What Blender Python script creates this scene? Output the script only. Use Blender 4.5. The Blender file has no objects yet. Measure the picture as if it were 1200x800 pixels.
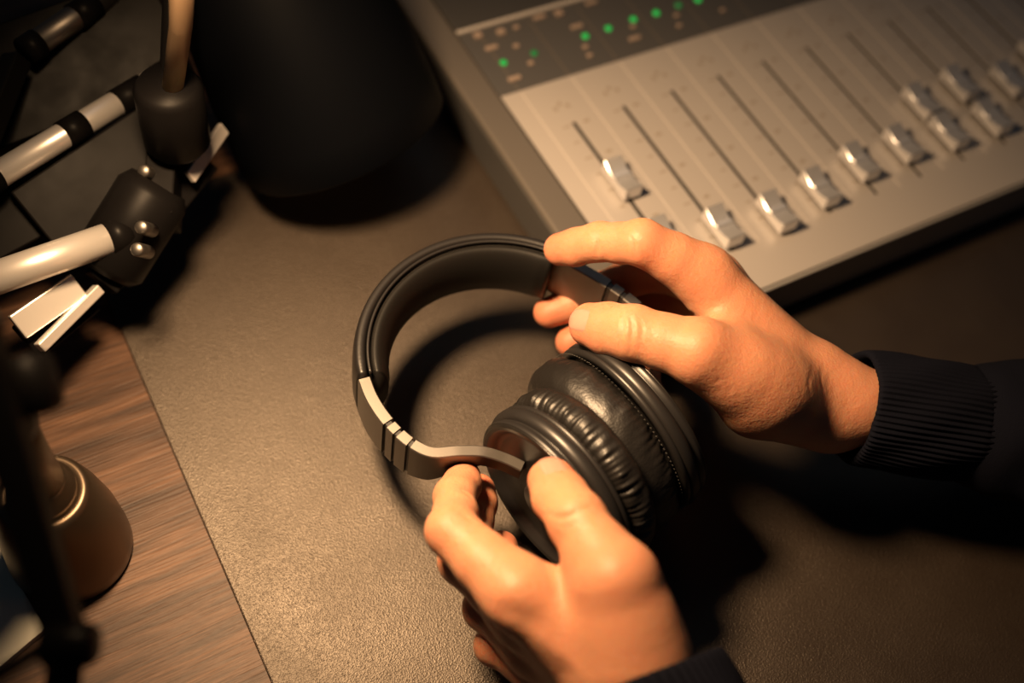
import bpy, bmesh, math, random
import numpy as np
from mathutils import Vector, Matrix

random.seed(7)
scene = bpy.context.scene
COL = scene.collection

# ------------------------------------------------------------------ camera
# desk mat surface is z = 0, X runs along the console front, Y runs away from the sitter (metres)
VP1 = np.array([-870., -1980.]); VP2 = np.array([3900., -900.]); CC = np.array([600., 400.])
FPX = float(np.sqrt(-np.dot(VP1 - CC, VP2 - CC)))
def _dir(v):
    a = np.array([v[0] - 600, -(v[1] - 400), -FPX]); return a / np.linalg.norm(a)
_X = _dir(VP2); _Y = _dir(VP1); _Y = _Y - _X * _X.dot(_Y); _Y /= np.linalg.norm(_Y); _Z = np.cross(_X, _Y)
ROT = np.array([_X, _Y, _Z])
FWD = ROT @ np.array([0, 0, -1.]); CAM = -FWD * 0.60
RIGHT = ROT @ np.array([1., 0, 0]); UP = ROT @ np.array([0, 1., 0])
def ray(px, py):
    return ROT @ np.array([(px - 600) / FPX, -(py - 400) / FPX, -1.])
def at(px, py, z):
    """point of the place at height z (metres) seen along this line of sight"""
    r = ray(px, py); return CAM + r * ((z - CAM[2]) / r[2])

cam_d = bpy.data.cameras.new('camera'); cam_o = bpy.data.objects.new('camera', cam_d); COL.objects.link(cam_o)
cam_o.matrix_world = Matrix([[*ROT[0], CAM[0]], [*ROT[1], CAM[1]], [*ROT[2], CAM[2]], [0, 0, 0, 1]])
cam_d.sensor_width = 36; cam_d.lens = FPX / 1200 * 36; cam_d.clip_start = 0.02
cam_d.dof.use_dof = True; cam_d.dof.focus_distance = 0.495; cam_d.dof.aperture_fstop = 3.4
scene.camera = cam_o

# ------------------------------------------------------------------ world, light, exposure
w = bpy.data.worlds.new('room'); scene.world = w; w.use_nodes = True
w.node_tree.nodes['Background'].inputs[0].default_value = (0.55, 0.75, 1.0, 1)
w.node_tree.nodes['Background'].inputs[1].default_value = 0.016
al = bpy.data.lights.new('cool_fill', 'AREA'); al.shape = 'RECTANGLE'; al.size = 1.2; al.size_y = 0.8  # unseen cool fill added overhead for the bluish ambient and fader tops
al.energy = 0.7; al.color = (0.86, 0.93, 1.0)
alo = bpy.data.objects.new('cool_fill', al); COL.objects.link(alo); alo.location = (0.9, 0.9, 1.9)
alo.rotation_euler = (Vector((0.15, 0, 0)) - Vector(alo.location)).to_track_quat('-Z', 'Y').to_euler()
key = bpy.data.lights.new('studio_spot', 'SPOT'); key.energy = 21.5; key.color = (1.0, 0.64, 0.34); key.shadow_soft_size = 0.032
key.spot_size = math.radians(98); key.spot_blend = 1.0
keyo = bpy.data.objects.new('studio_spot', key); COL.objects.link(keyo); keyo.location = (-0.155, 0.032, 0.37)
keyo.rotation_euler = (Vector((-0.02, -0.035, 0.0)) - Vector(keyo.location)).to_track_quat('-Z', 'Y').to_euler()
scene.view_settings.view_transform = 'Standard'; scene.view_settings.look = 'None'
scene.view_settings.gamma = 1; scene.view_settings.use_curve_mapping = False
scene.view_settings.exposure = 0.0
scene.cycles.use_denoising = True

# ------------------------------------------------------------------ materials
def new_mat(name, color, rough=0.5, metal=0.0, spec=0.5, **kw):
    m = bpy.data.materials.new(name); m.use_nodes = True
    b = m.node_tree.nodes['Principled BSDF']
    b.inputs['Base Color'].default_value = (*color, 1)
    b.inputs['Roughness'].default_value = rough; b.inputs['Metallic'].default_value = metal
    b.inputs['Specular IOR Level'].default_value = spec
    for k, v in kw.items(): b.inputs[k].default_value = v
    return m
def nodes_of(m): return m.node_tree.nodes, m.node_tree.links, m.node_tree.nodes['Principled BSDF']
def add_bump(m, kind='noise', scale=800, strength=0.3, dist=0.0005, detail=4, coord='Object', extra=None):
    n, l, b = nodes_of(m)
    tc = n.new('ShaderNodeTexCoord')
    if kind == 'noise':
        t = n.new('ShaderNodeTexNoise'); t.inputs['Scale'].default_value = scale; t.inputs['Detail'].default_value = detail; out = t.outputs[0]
    else:
        t = n.new('ShaderNodeTexVoronoi'); t.inputs['Scale'].default_value = scale; out = t.outputs['Distance']
    l.new(tc.outputs[coord], t.inputs['Vector'])
    bp = n.new('ShaderNodeBump'); bp.inputs['Strength'].default_value = strength; bp.inputs['Distance'].default_value = dist
    l.new(out, bp.inputs['Height'])
    prev = b.inputs['Normal'].links[0].from_socket if b.inputs['Normal'].links else None
    if prev: l.new(prev, bp.inputs['Normal'])
    l.new(bp.outputs[0], b.inputs['Normal'])
    return t
def vary_rough(m, scale, lo, hi):
    n, l, b = nodes_of(m)
    tc = n.new('ShaderNodeTexCoord'); t = n.new('ShaderNodeTexNoise'); t.inputs['Scale'].default_value = scale; t.inputs['Detail'].default_value = 3
    l.new(tc.outputs['Object'], t.inputs['Vector'])
    mr = n.new('ShaderNodeMapRange'); mr.inputs[1].default_value = 0.3; mr.inputs[2].default_value = 0.7
    mr.inputs[3].default_value = lo; mr.inputs[4].default_value = hi
    l.new(t.outputs[0], mr.inputs[0]); l.new(mr.outputs[0], b.inputs['Roughness'])

M = {}
M['mat'] = new_mat('leather_mat', (0.0155, 0.0100, 0.0066), 0.5, 0, 0.9, **{'Specular Tint': (1.0, 0.88, 0.76, 1)})
add_bump(M['mat'], 'voronoi', 1400, 0.4, 0.0004); add_bump(M['mat'], 'noise', 1100, 0.35, 0.0005, 3); vary_rough(M['mat'], 30, 0.44, 0.52)
def wood():
    m = new_mat('walnut', (0.2, 0.1, 0.05), 0.5, 0, 0.3)
    n, l, b = nodes_of(m)
    tc = n.new('ShaderNodeTexCoord'); mp = n.new('ShaderNodeMapping'); mp.inputs['Scale'].default_value = (5, 60, 60)
    mp.inputs['Rotation'].default_value = (0, 0, math.radians(4))
    l.new(tc.outputs['Object'], mp.inputs[0])
    t1 = n.new('ShaderNodeTexNoise'); t1.inputs['Scale'].default_value = 1.2; t1.inputs['Detail'].default_value = 8; t1.inputs['Roughness'].default_value = 0.65; t1.inputs['Distortion'].default_value = 0.7
    l.new(mp.outputs[0], t1.inputs['Vector'])
    mp2 = n.new('ShaderNodeMapping'); mp2.inputs['Scale'].default_value = (40, 900, 900); l.new(tc.outputs['Object'], mp2.inputs[0])
    t2 = n.new('ShaderNodeTexNoise'); t2.inputs['Scale'].default_value = 1.0; t2.inputs['Detail'].default_value = 4; l.new(mp2.outputs[0], t2.inputs['Vector'])
    cr = n.new('ShaderNodeValToRGB'); e = cr.color_ramp.elements
    e[0].position = 0.3; e[0].color = (0.019, 0.0085, 0.0045, 1); e[1].position = 0.72; e[1].color = (0.165, 0.083, 0.045, 1)
    x = e.new(0.5); x.color = (0.075, 0.0365, 0.0195, 1)
    l.new(t1.outputs[0], cr.inputs[0])
    cr2 = n.new('ShaderNodeValToRGB'); e = cr2.color_ramp.elements; e[0].position = 0.35; e[0].color = (0.45, 0.45, 0.45, 1); e[1].position = 0.6; e[1].color = (1, 1, 1, 1)
    l.new(t2.outputs[0], cr2.inputs[0])
    mx = n.new('ShaderNodeMix'); mx.data_type = 'RGBA'; mx.blend_type = 'MULTIPLY'; mx.inputs[0].default_value = 0.75
    l.new(cr.outputs[0], mx.inputs[6]); l.new(cr2.outputs[0], mx.inputs[7]); l.new(mx.outputs[2], b.inputs['Base Color'])
    bp = n.new('ShaderNodeBump'); bp.inputs['Strength'].default_value = 0.5; bp.inputs['Distance'].default_value = 0.0006
    l.new(t2.outputs[0], bp.inputs['Height']); l.new(bp.outputs[0], b.inputs['Normal'])
    return m
M['wood'] = wood()
M['dark_leg'] = new_mat('desk_leg_steel', (0.02, 0.02, 0.02), 0.5, 0.6)
M['band'] = new_mat('black_leather', (0.009, 0.008, 0.008), 0.40, 0, 0.5); add_bump(M['band'], 'noise', 900, 0.15, 0.0003)
M['pad'] = new_mat('pad_leather', (0.006, 0.0055, 0.005), 0.5, 0, 0.22); add_bump(M['pad'], 'noise', 900, 0.15, 0.0003)
M['brass'] = new_mat('aged_brass', (0.30, 0.20, 0.12), 0.5, 0.5)
M['cushion'] = new_mat('black_pleather', (0.008, 0.007, 0.0065), 0.44, 0, 0.5); add_bump(M['cushion'], 'voronoi', 1000, 0.2, 0.0003); add_bump(M['cushion'], 'noise', 220, 0.25, 0.0012, 2)
M['thread'] = new_mat('thread', (0.02, 0.018, 0.016), 0.6)
M['gunmetal'] = new_mat('gunmetal', (0.18, 0.165, 0.15), 0.42, 0.95); add_bump(M['gunmetal'], 'noise', 1500, 0.06, 0.0002)
M['blackplastic'] = new_mat('black_plastic', (0.013, 0.012, 0.012), 0.38, 0, 0.5); add_bump(M['blackplastic'], 'noise', 2500, 0.1, 0.0002)
M['darkmetal'] = new_mat('dark_metal', (0.05, 0.046, 0.043), 0.3, 0.8)
M['chassis'] = new_mat('console_chassis', (0.055, 0.053, 0.052), 0.5, 0.3)
M['lip'] = new_mat('console_lip', (0.30, 0.29, 0.28), 0.4, 0.3)
M['rail'] = new_mat('console_rail', (0.125, 0.112, 0.10), 0.40, 0.35)
M['panel'] = new_mat('fader_panel', (0.37, 0.345, 0.33), 0.45, 0.2); add_bump(M['panel'], 'noise', 900, 0.06, 0.0002)
M['meter'] = new_mat('meter_panel', (0.070, 0.068, 0.068), 0.4, 0.1)
M['slot'] = new_mat('slot_black', (0.008, 0.008, 0.008), 0.7)
M['print_l'] = new_mat('pale_print', (0.43, 0.40, 0.38), 0.5, 0.1)
M['print_d'] = new_mat('brown_print', (0.26, 0.23, 0.20), 0.55, 0.1)
M['button'] = new_mat('beige_button', (0.27, 0.21, 0.175), 0.45)
M['chrome'] = new_mat('fader_chrome', (0.72, 0.72, 0.74), 0.34, 0.75)
M['capside'] = new_mat('fader_foot', (0.03, 0.03, 0.03), 0.5)
M['led'] = new_mat('green_led', (0.0, 0.10, 0.02), 0.4, **{'Emission Color': (0.0, 0.62, 0.085, 1), 'Emission Strength': 0.62})
M['led_dim'] = new_mat('green_led_dim', (0.0, 0.08, 0.02), 0.4, **{'Emission Color': (0.0, 0.5, 0.09, 1), 'Emission Strength': 0.22})
M['shade'] = new_mat('lamp_enamel', (0.0015, 0.0018, 0.0026), 0.5, 0, 0.035)
M['reflector'] = new_mat('lamp_inner_white', (0.75, 0.72, 0.66), 0.6)
M['bronze'] = new_mat('bronze', (0.135, 0.10, 0.070), 0.36, 0.9); add_bump(M['bronze'], 'noise', 1200, 0.08, 0.0002)
M['steel'] = new_mat('satin_steel', (0.78, 0.74, 0.70), 0.34, 0.6)
M['armblack'] = new_mat('arm_black', (0.005, 0.0045, 0.0045), 0.5, 0.0, 0.07); vary_rough(M['armblack'], 60, 0.35, 0.5)
M['plate'] = new_mat('brushed_plate', (0.66, 0.64, 0.54), 0.5, 0.0); add_bump(M['plate'], 'noise', 120, 0.2, 0.001)
M['bulb'] = new_mat('bulb_glass', (0.8, 0.79, 0.76), 0.4, **{'Transmission Weight': 0.0})
M['knit'] = new_mat('navy_knit', (0.0045, 0.005, 0.009), 0.9, 0, 0.05); add_bump(M['knit'], 'noise', 1800, 0.5, 0.0006)
M['nail'] = new_mat('nail', (0.47, 0.215, 0.165), 0.27, 0, 0.5, **{'Subsurface Weight': 0.4, 'Subsurface Scale': 0.003, 'Subsurface Radius': (1, .4, .25)})
def skin():
    m = new_mat('skin', (0.6, 0.36, 0.25), 0.5, 0, 0.32)
    n, l, b = nodes_of(m)
    b.inputs['Subsurface Weight'].default_value = 1.0; b.inputs['Subsurface Radius'].default_value = (1.0, 0.36, 0.2); b.inputs['Subsurface Scale'].default_value = 0.0032
    a = n.new('ShaderNodeAttribute'); a.attribute_name = 'flush'
    tc = n.new('ShaderNodeTexCoord')
    t = n.new('ShaderNodeTexNoise'); t.inputs['Scale'].default_value = 130; t.inputs['Detail'].default_value = 4; l.new(tc.outputs['Object'], t.inputs['Vector'])
    ad = n.new('ShaderNodeMath'); ad.operation = 'MULTIPLY_ADD'; l.new(t.outputs[0], ad.inputs[0]); ad.inputs[1].default_value = 0.5; l.new(a.outputs['Fac'], ad.inputs[2])
    cr = n.new('ShaderNodeValToRGB'); e = cr.color_ramp.elements
    e[0].position = 0.12; e[0].color = (0.485, 0.235, 0.134, 1); e[1].position = 1.1; e[1].color = (0.50, 0.165, 0.098, 1)
    l.new(ad.outputs[0], cr.inputs[0]); l.new(cr.outputs[0], b.inputs['Base Color'])
    v = n.new('ShaderNodeTexVoronoi'); v.inputs['Scale'].default_value = 900; l.new(tc.outputs['Object'], v.inputs['Vector'])
    bp = n.new('ShaderNodeBump'); bp.inputs['Strength'].default_value = 0.28; bp.inputs['Distance'].default_value = 0.00035; l.new(v.outputs['Distance'], bp.inputs['Height'])
    t3 = n.new('ShaderNodeTexNoise'); t3.inputs['Scale'].default_value = 330; t3.inputs['Detail'].default_value = 4; l.new(tc.outputs['Object'], t3.inputs['Vector'])
    bp2 = n.new('ShaderNodeBump'); bp2.inputs['Strength'].default_value = 0.25; bp2.inputs['Distance'].default_value = 0.0009; l.new(t3.outputs[0], bp2.inputs['Height']); l.new(bp.outputs[0], bp2.inputs['Normal'])
    l.new(bp2.outputs[0], b.inputs['Normal'])
    return m
M['skin'] = skin()

# ------------------------------------------------------------------ helpers
def empty(name, loc, label=None, cat=None, group=None):
    o = bpy.data.objects.new(name, None); COL.objects.link(o); o.location = loc; o.empty_display_size = 0.02
    return tag(o, label, cat, group)
def tag(o, label=None, cat=None, group=None, kind=None):
    if label: o['label'] = label
    if cat: o['category'] = cat
    if group: o['group'] = group
    if kind: o['kind'] = kind
    return o
def link_mesh(name, me, mat, parent=None, smooth=True, label=None, kind=None):
    """mesh data in world coordinates -> object whose origin is its parent's"""
    o = bpy.data.objects.new(name, me); COL.objects.link(o)
    me.materials.append(M[mat])
    if smooth:
        me.polygons.foreach_set('use_smooth', [True] * len(me.polygons))
    if parent is not None:
        o.parent = parent; o.matrix_parent_inverse = world(parent).inverted()
    return tag(o, label, kind=kind)
def world(o):
    mtx = Matrix.LocRotScale(o.location, o.rotation_euler, o.scale)
    return (world(o.parent) @ o.matrix_parent_inverse @ mtx) if o.parent else mtx
def pydata(verts, faces):
    me = bpy.data.meshes.new('mesh'); me.from_pydata([tuple(map(float, v)) for v in verts], [], faces); me.update(); return me
def bm_mesh(bm):
    bmesh.ops.recalc_face_normals(bm, faces=bm.faces[:])
    me = bpy.data.meshes.new('mesh'); bm.to_mesh(me); bm.free(); return me
def add_box(bm, lo, hi, bevel=0.0, seg=2):
    lo = Vector(lo); hi = Vector(hi)
    r = bmesh.ops.create_cube(bm, size=1)
    vs = r['verts']
    for v in vs: v.co = Vector((lo[i] + (v.co[i] + .5) * (hi[i] - lo[i]) for i in range(3)))
    if bevel:
        es = list({e for v in vs for e in v.link_edges})
        bmesh.ops.bevel(bm, geom=es, offset=bevel, segments=seg, profile=0.5, affect='EDGES')
def box(name, lo, hi, mat, parent, bevel=0.0, seg=2, label=None):
    bm = bmesh.new(); add_box(bm, lo, hi, bevel, seg)
    return link_mesh(name, bm_mesh(bm), mat, parent, smooth=False, label=label)
def V(a): return np.asarray(a, float)
def unit(a): a = V(a); return a / np.linalg.norm(a)
def perp(axis):
    a = unit(axis); h = V((0, 0, 1)) if abs(a[2]) < 0.9 else V((1, 0, 0))
    u = unit(np.cross(h, a)); return u, np.cross(a, u)
def bar_mesh(a, b, wu, wv, up=(0, 0, 1), bevel=0.001):
    """rectangular bar between two points"""
    a, b = V(a), V(b); d = unit(b - a); s = unit(np.cross(up, d)); t = np.cross(d, s); L = np.linalg.norm(b - a)
    bm = bmesh.new(); add_box(bm, (0, -wu / 2, -wv / 2), (L, wu / 2, wv / 2), bevel)
    bm.transform(Matrix([[*[d[i], s[i], t[i]], a[i]] for i in range(3)] + [[0, 0, 0, 1]]))
    return bm_mesh(bm)
def bar(name, a, b, wu, wv, mat, parent, up=(0, 0, 1), bevel=0.001):
    return link_mesh(name, bar_mesh(a, b, wu, wv, up, bevel), mat, parent, smooth=False)
def lathe_mesh(origin, axis, profile, n=64, u=None, fn=None, closed=False):
    """profile: list of (distance along the axis, radius); fn(s_index, phi, along, r) -> (along, r)"""
    o = V(origin); a = unit(axis)
    if u is None: u, v = perp(a)
    else: u = unit(V(u) - a * np.dot(u, a)); v = np.cross(a, u)
    vs, fs = [], []
    m = len(profile)
    for j, (h, r) in enumerate(profile):
        for k in range(n):
            ph = 2 * math.pi * k / n; hh, rr = (h, r) if fn is None else fn(j, ph, h, r)
            vs.append(o + a * hh + (u * math.cos(ph) + v * math.sin(ph)) * rr)
    rng = m if closed else m - 1
    for j in range(rng):
        j2 = (j + 1) % m
        for k in range(n):
            k2 = (k + 1) % n; fs.append((j * n + k, j * n + k2, j2 * n + k2, j2 * n + k))
    if not closed:
        if profile[0][1] > 1e-6: fs.append(tuple(range(n))[::-1])
        if profile[-1][1] > 1e-6: fs.append(tuple((m - 1) * n + k for k in range(n)))
    me = pydata(vs, fs)
    bm = bmesh.new(); bm.from_mesh(me); bmesh.ops.remove_doubles(bm, verts=bm.verts[:], dist=1e-7); bpy.data.meshes.remove(me)
    return bm_mesh(bm)
def lathe(name, origin, axis, profile, mat, parent, n=64, **kw):
    lab = kw.pop('label', None); kind = kw.pop('kind', None)
    return link_mesh(name, lathe_mesh(origin, axis, profile, n, **kw), mat, parent, label=lab, kind=kind)
def tube(name, pts, r, mat, parent, n=20, caps=True):
    pts = [V(p) for p in pts]; rs = r if hasattr(r, '__len__') else [r] * len(pts)
    vs, fs = [], []; u = None
    for i, p in enumerate(pts):
        d = unit(pts[min(i + 1, len(pts) - 1)] - pts[max(i - 1, 0)])
        if u is None: u, v = perp(d)
        else: u = unit(u - d * np.dot(u, d)); v = np.cross(d, u)
        for k in range(n):
            ph = 2 * math.pi * k / n; vs.append(p + (u * math.cos(ph) + v * math.sin(ph)) * rs[i])
    for i in range(len(pts) - 1):
        for k in range(n):
            k2 = (k + 1) % n; fs.append((i * n + k, i * n + k2, (i + 1) * n + k2, (i + 1) * n + k))
    if caps: fs.append(tuple(range(n))[::-1]); fs.append(tuple((len(pts) - 1) * n + k for k in range(n)))
    bm = bmesh.new(); me = pydata(vs, fs); bm.from_mesh(me); bpy.data.meshes.remove(me)
    return link_mesh(name, bm_mesh(bm), mat, parent)
def autosmooth(o, ang=40):
    me = o.data; me.polygons.foreach_set('use_smooth', [True] * len(me.polygons))
    bm = bmesh.new(); bm.from_mesh(me); a = math.radians(ang)
    for e in bm.edges:
        if len(e.link_faces) == 2 and e.calc_face_angle(0) > a: e.smooth = False
    bm.to_mesh(me); bm.free(); return o
def spline(pts, n):
    """Catmull-Rom through pts, n samples"""
    P = [V(p) for p in pts]; P = [2 * P[0] - P[1]] + P + [2 * P[-1] - P[-2]]; out = []
    for s in np.linspace(0, len(P) - 3 - 1e-9, n):
        i = int(s); t = s - i; a, b, c, d = P[i:i + 4]
        out.append(0.5 * ((2 * b) + (c - a) * t + (2 * a - 5 * b + 4 * c - d) * t * t + (3 * b - a - 3 * c + d) * t ** 3))
    return out
def copy_part(o, parent, loc):
    c = o.copy(); COL.objects.link(c); c.parent = parent; c.location = loc; return c

# ------------------------------------------------------------------ desk and mat
desk = empty('desk', (0.2, 0.1, -0.74), 'large walnut desk with streaky brown grain under the black mat', 'desk')
box('desktop', (-0.75, -0.48, -0.032), (0.95, 0.62, -0.002), 'wood', desk, 0.003)
for x in (-0.69, 0.89):
    for y in (-0.42, 0.56):
        box('leg', (x - .03, y - .03, -0.74), (x + .03, y + .03, -0.032), 'dark_leg', desk, 0.004)
bm = bmesh.new(); add_box(bm, (-0.18, -0.40, -0.002), (0.72, 0.165, 0.0), 0.0007, 2)
tag(link_mesh('desk_mat', bm_mesh(bm), 'mat', None, False), 'black leather-textured desk mat lying under the console and headphones', 'desk mat')

# ------------------------------------------------------------------ mixing console
ZT = 0.034; CX0, CX1, CY0, CY1 = 0.040, 0.62, -0.0425, 0.30
con = empty('mixing_console', (CX0, CY0, 0), 'grey mixing console with rows of silver channel faders and green lights', 'mixing console')
bm = bmesh.new(); add_box(bm, (CX0, CY0, 0.004), (CX1, CY1, ZT - 0.004), 0.0015)
link_mesh('chassis', bm_mesh(bm), 'chassis', con, False)
for x in (CX0 + .03, CX1 - .03):
    for y in (CY0 + .03, CY1 - .03):
        lathe('rubber_foot', (x, y, 0), (0, 0, 1), [(0, .008), (.004, .009)], 'slot', con, 24)
PX0 = 0.060
box('side_rail', (CX0, CY0 + .0005, ZT - .0042), (PX0 - .0006, CY1, ZT + .0004), 'rail', con, 0.0018, 3)
SX = [0.0895 + 0.0340 * i for i in range(14)]            # fader slots
SY0, SY1 = -0.0155, 0.0990
# fader panel with real slots cut through it
def slotted_panel(x0, x1, y0, y1, z0, z1):
    xs = [x0]
    for s in SX: xs += [s - .0014, s + .0014]
    xs.append(x1); ys = [y0, SY0, SY1, y1]
    bm = bmesh.new(); vid = {}
    def v(i, j, z):
        if (i, j, z) not in vid: vid[i, j, z] = bm.verts.new((xs[i], ys[j], z))
        return vid[i, j, z]
    nx = len(xs) - 1
    hole = lambda i, j: i % 2 == 1 and j == 1
    inside = lambda i, j: 0 <= i < nx and 0 <= j < 3 and not hole(i, j)
    for i in range(nx):
        for j in range(3):
            if hole(i, j): continue
            bm.faces.new([v(i, j, z1), v(i + 1, j, z1), v(i + 1, j + 1, z1), v(i, j + 1, z1)])
            bm.faces.new([v(i, j, z0), v(i, j + 1, z0), v(i + 1, j + 1, z0), v(i + 1, j, z0)])
            for di, dj, a, b in ((-1, 0, (i, j), (i, j + 1)), (1, 0, (i + 1, j), (i + 1, j + 1)), (0, -1, (i, j), (i + 1, j)), (0, 1, (i, j + 1), (i + 1, j + 1))):
                if not inside(i + di, j + dj):
                    bm.faces.new([v(*a, z0), v(*b, z0), v(*b, z1), v(*a, z1)])
    return bm_mesh(bm)
MY0, MY1 = 0.1325, 0.1880
link_mesh('fader_panel', slotted_panel(PX0, CX1, CY0, MY0 - .0005, ZT - .0008, ZT), 'panel', con, False)
box('front_lip', (CX0 + .0003, CY0 - .0022, .004), (CX1, CY0 - .0001, ZT - .001), 'lip', con, 0.0008)
box('meter_panel', (PX0, MY0, ZT - .003), (CX1, MY1, ZT - .0006), 'meter', con, 0.0005)
box('rear_panel', (PX0, MY1 + .0008, ZT - .003), (CX1, CY1 - .001, ZT + .0002), 'chassis', con, 0.001)
box('panel_strip', (PX0, MY1 - .0012, ZT - .0008), (CX1, MY1 + .0012, ZT + .0008), 'print_l', con, 0.0003)
for s in SX:
    box('fader_slot', (s - .0030, SY0 - .001, ZT - .0030), (s + .0030, SY1 + .001, ZT - .0010), 'slot', con)
for i, s in enumerate(SX):
    xm = s - .017
    if xm > PX0 + .002:
        box('channel_line', (xm - .0004, CY0 + .026, ZT - .0002), (xm + .0004, MY0 - .002, ZT + .0003), 'print_l', con)
        box('channel_line', (xm - .0007, MY0 + .001, ZT - .0008), (xm + .0007, MY1 - .006, ZT - .0003), 'rail', con)
# printed scale beside each slot, joined per channel
for i, s in enumerate(SX[:11]):
    bm = bmesh.new()
    for k in range(9):
        y = SY0 + 0.012 + k * 0.0125
        add_box(bm, (s - .0080, y, ZT - .0003), (s - .0080 + (.0035 if k % 2 else .0048), y + .0012, ZT + .0001))
        if k % 2 == 0: add_box(bm, (s + .0058, y - .0005, ZT - .0003), (s + .0094, y + .0018, ZT + .0001))
    for k in range(3):
        add_box(bm, (s - .006 + k * .004, SY1 + .011 + (k % 2) * .003, ZT - .0003), (s - .0035 + k * .004, SY1 + .014 + (k % 2) * .003, ZT + .0001))
    link_mesh('scale_print', bm_mesh(bm), 'print_d', con, False, kind='stuff')
# fader caps: saddle-shaped chrome cap on a dark foot
def cap_mesh():
    prof = []
    L = 0.0115
    for k in range(25):
        t = -1 + 2 * k / 24
        z = 0.0078 + 0.0032 * abs(t) ** 1.6
        if abs(t) < 0.09: z += 0.0010
        prof.append((t * L, z))
    loop = [(-L * 1.06, 0.0030)] + [(-L * 1.05, 0.0102)] + prof + [(L * 1.05, 0.0102), (L * 1.06, 0.0030)]
    Wd = 0.0057; n = len(loop); vs = []; fs = []
    for wx, ins in ((-Wd, .0006), (-Wd + .0006, 0), (Wd - .0006, 0), (Wd, .0006)):
        for y, z in loop:
            vs.append((wx, y * (1 - ins / L), z - (ins if z > .004 else 0)))
    for r in range(3):
        for k in range(n):
            k2 = (k + 1) % n; fs.append((r * n + k, r * n + k2, (r + 1) * n + k2, (r + 1) * n + k))
    fs.append(tuple(range(n))); fs.append(tuple(3 * n + k for k in range(n))[::-1])
    me = pydata(vs, fs); bm = bmesh.new(); bm.from_mesh(me); bpy.data.meshes.remove(me); return bm_mesh(bm)
cm = cap_mesh(); cm.materials.append(M['chrome'])
bm = bmesh.new(); add_box(bm, (-.0046, -.0095, .0006), (.0046, .0095, .0032), .0004); add_box(bm, (-.0008, -.004, -.0022), (.0008, .004, .0008))
fm = bm_mesh(bm); fm.materials.append(M['capside'])
CAPS = [(0, .0480), (0, .0035), (1, -.0025), (2, -.0060), (3, -.0015), (4, .0050), (5, .0060), (6, .0290), (6, .0030), (7, .0320), (7, .0015), (8, .0225), (9, .0330), (10, .005), (11, .012)]
for i, y in CAPS:
    c = bpy.data.objects.new('fader_cap', cm); COL.objects.link(c); c.parent = con
    c.matrix_parent_inverse = world(con).inverted(); c.location = (SX[i], y, ZT)
    f_ = bpy.data.objects.new('fader_foot', fm); COL.objects.link(f_); f_.parent = c
me = cm; me.polygons.foreach_set('use_smooth', [False] * len(me.polygons))
# lamps and keys of the meter bridge
def led_mesh():
    return lathe_mesh((0, 0, 0), (0, 0, 1), [(0, .0021), (.0008, .0021), (.0014, .0016), (.0017, .0008), (.0018, 0.0)], 16)
lm = led_mesh(); lm.materials.append(M['led']); lm2 = led_mesh(); lm2.materials.append(M['led_dim'])
for x, y, dim in ((.0745, .1561, 0), (.0956, .1564, 1), (.1323, .1579, 0), (.1493, .1586, 0), (.1685, .1600, 0), (.1854, .1597, 0), (.2028, .1606, 1), (.2180, .1606, 0), (.2390, .1610, 1)):
    o = bpy.data.objects.new('green_light', lm2 if dim else lm); COL.objects.link(o); o.parent = con
    o.matrix_parent_inverse = world(con).inverted(); o.location = (x, y, ZT - .0007)
def btn_mesh(wx, wy, h):
    bm = bmesh.new(); add_box(bm, (-wx / 2, -wy / 2, 0), (wx / 2, wy / 2, h), .0005); me = bm_mesh(bm); me.materials.append(M['button']); return me
b1 = btn_mesh(.0050, .0042, .0022); b2 = btn_mesh(.0080, .0030, .0016); b3 = btn_mesh(.0034, .0028, .0016)
for px, py, k in ((560, 42, b1), (587, 38, b1), (605, 32, b3), (576, 56, b2), (605, 54, b3), (603, 92, b2), (622, 74, b3), (632, 20, b2), (655, 16, b1), (676, 31, b2), (686, 55, b3), (691, 65, b3), (744, 45, b2), (742, 31, b3), (796, 30, b3), (793, 18, b3), (847, 12, b3), (693, 3, b2)):
    p = at(px, py, ZT)
    o = bpy.data.objects.new('button', k); COL.objects.link(o); o.parent = con
    o.matrix_parent_inverse = world(con).inverted(); o.location = (p[0], p[1], ZT - .0007)

# ------------------------------------------------------------------ headphones (held level above the mat)
HC = V((-0.037, -0.042, 0.060)); HA = math.radians(12.5)
EX = V((math.cos(HA), math.sin(HA), 0)); EY = V((-math.sin(HA), math.cos(HA), 0)); EZ = V((0, 0, 1))
def H(x, y, z=0): return HC + EX * x / 1000 + EY * y / 1000 + EZ * z / 1000      # local millimetres
hp = empty('headphones', tuple(HC), 'black over-ear headphones with leather headband held in both hands', 'headphones')
def sweep(name, path, frames, sections, mat, parent, label=None, smooth=True):
    """closed section loops (across, up) in mm per path point"""
    vs, fs = [], []; n = len(sections[0])
    for p, (s, u), sec in zip(path, frames, sections):
        for a, b in sec: vs.append(p + s * a / 1000 + u * b / 1000)
    for i in range(len(path) - 1):
        for k in range(n):
            k2 = (k + 1) % n; fs.append((i * n + k, i * n + k2, (i + 1) * n + k2, (i + 1) * n + k))
    fs.append(tuple(range(n))[::-1]); fs.append(tuple((len(path) - 1) * n + k for k in range(n)))
    me = pydata(vs, fs); bm = bmesh.new(); bm.from_mesh(me); bpy.data.meshes.remove(me)
    return link_mesh(name, bm_mesh(bm), mat, parent, smooth, label)
def superell(a, b, n=40, e=3.0, ca=0.0, bulge=0.0):
    out = []
    for k in range(n):
        t = 2 * math.pi * k / n; c, s = math.cos(t), math.sin(t)
        x = a * math.copysign(abs(c) ** (2 / e), c); y = b * math.copysign(abs(s) ** (2 / e), s)
        if x < 0: x -= bulge * max(0, 1 - (y / b) ** 2)
        out.append((x + ca, y))
    return out
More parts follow.
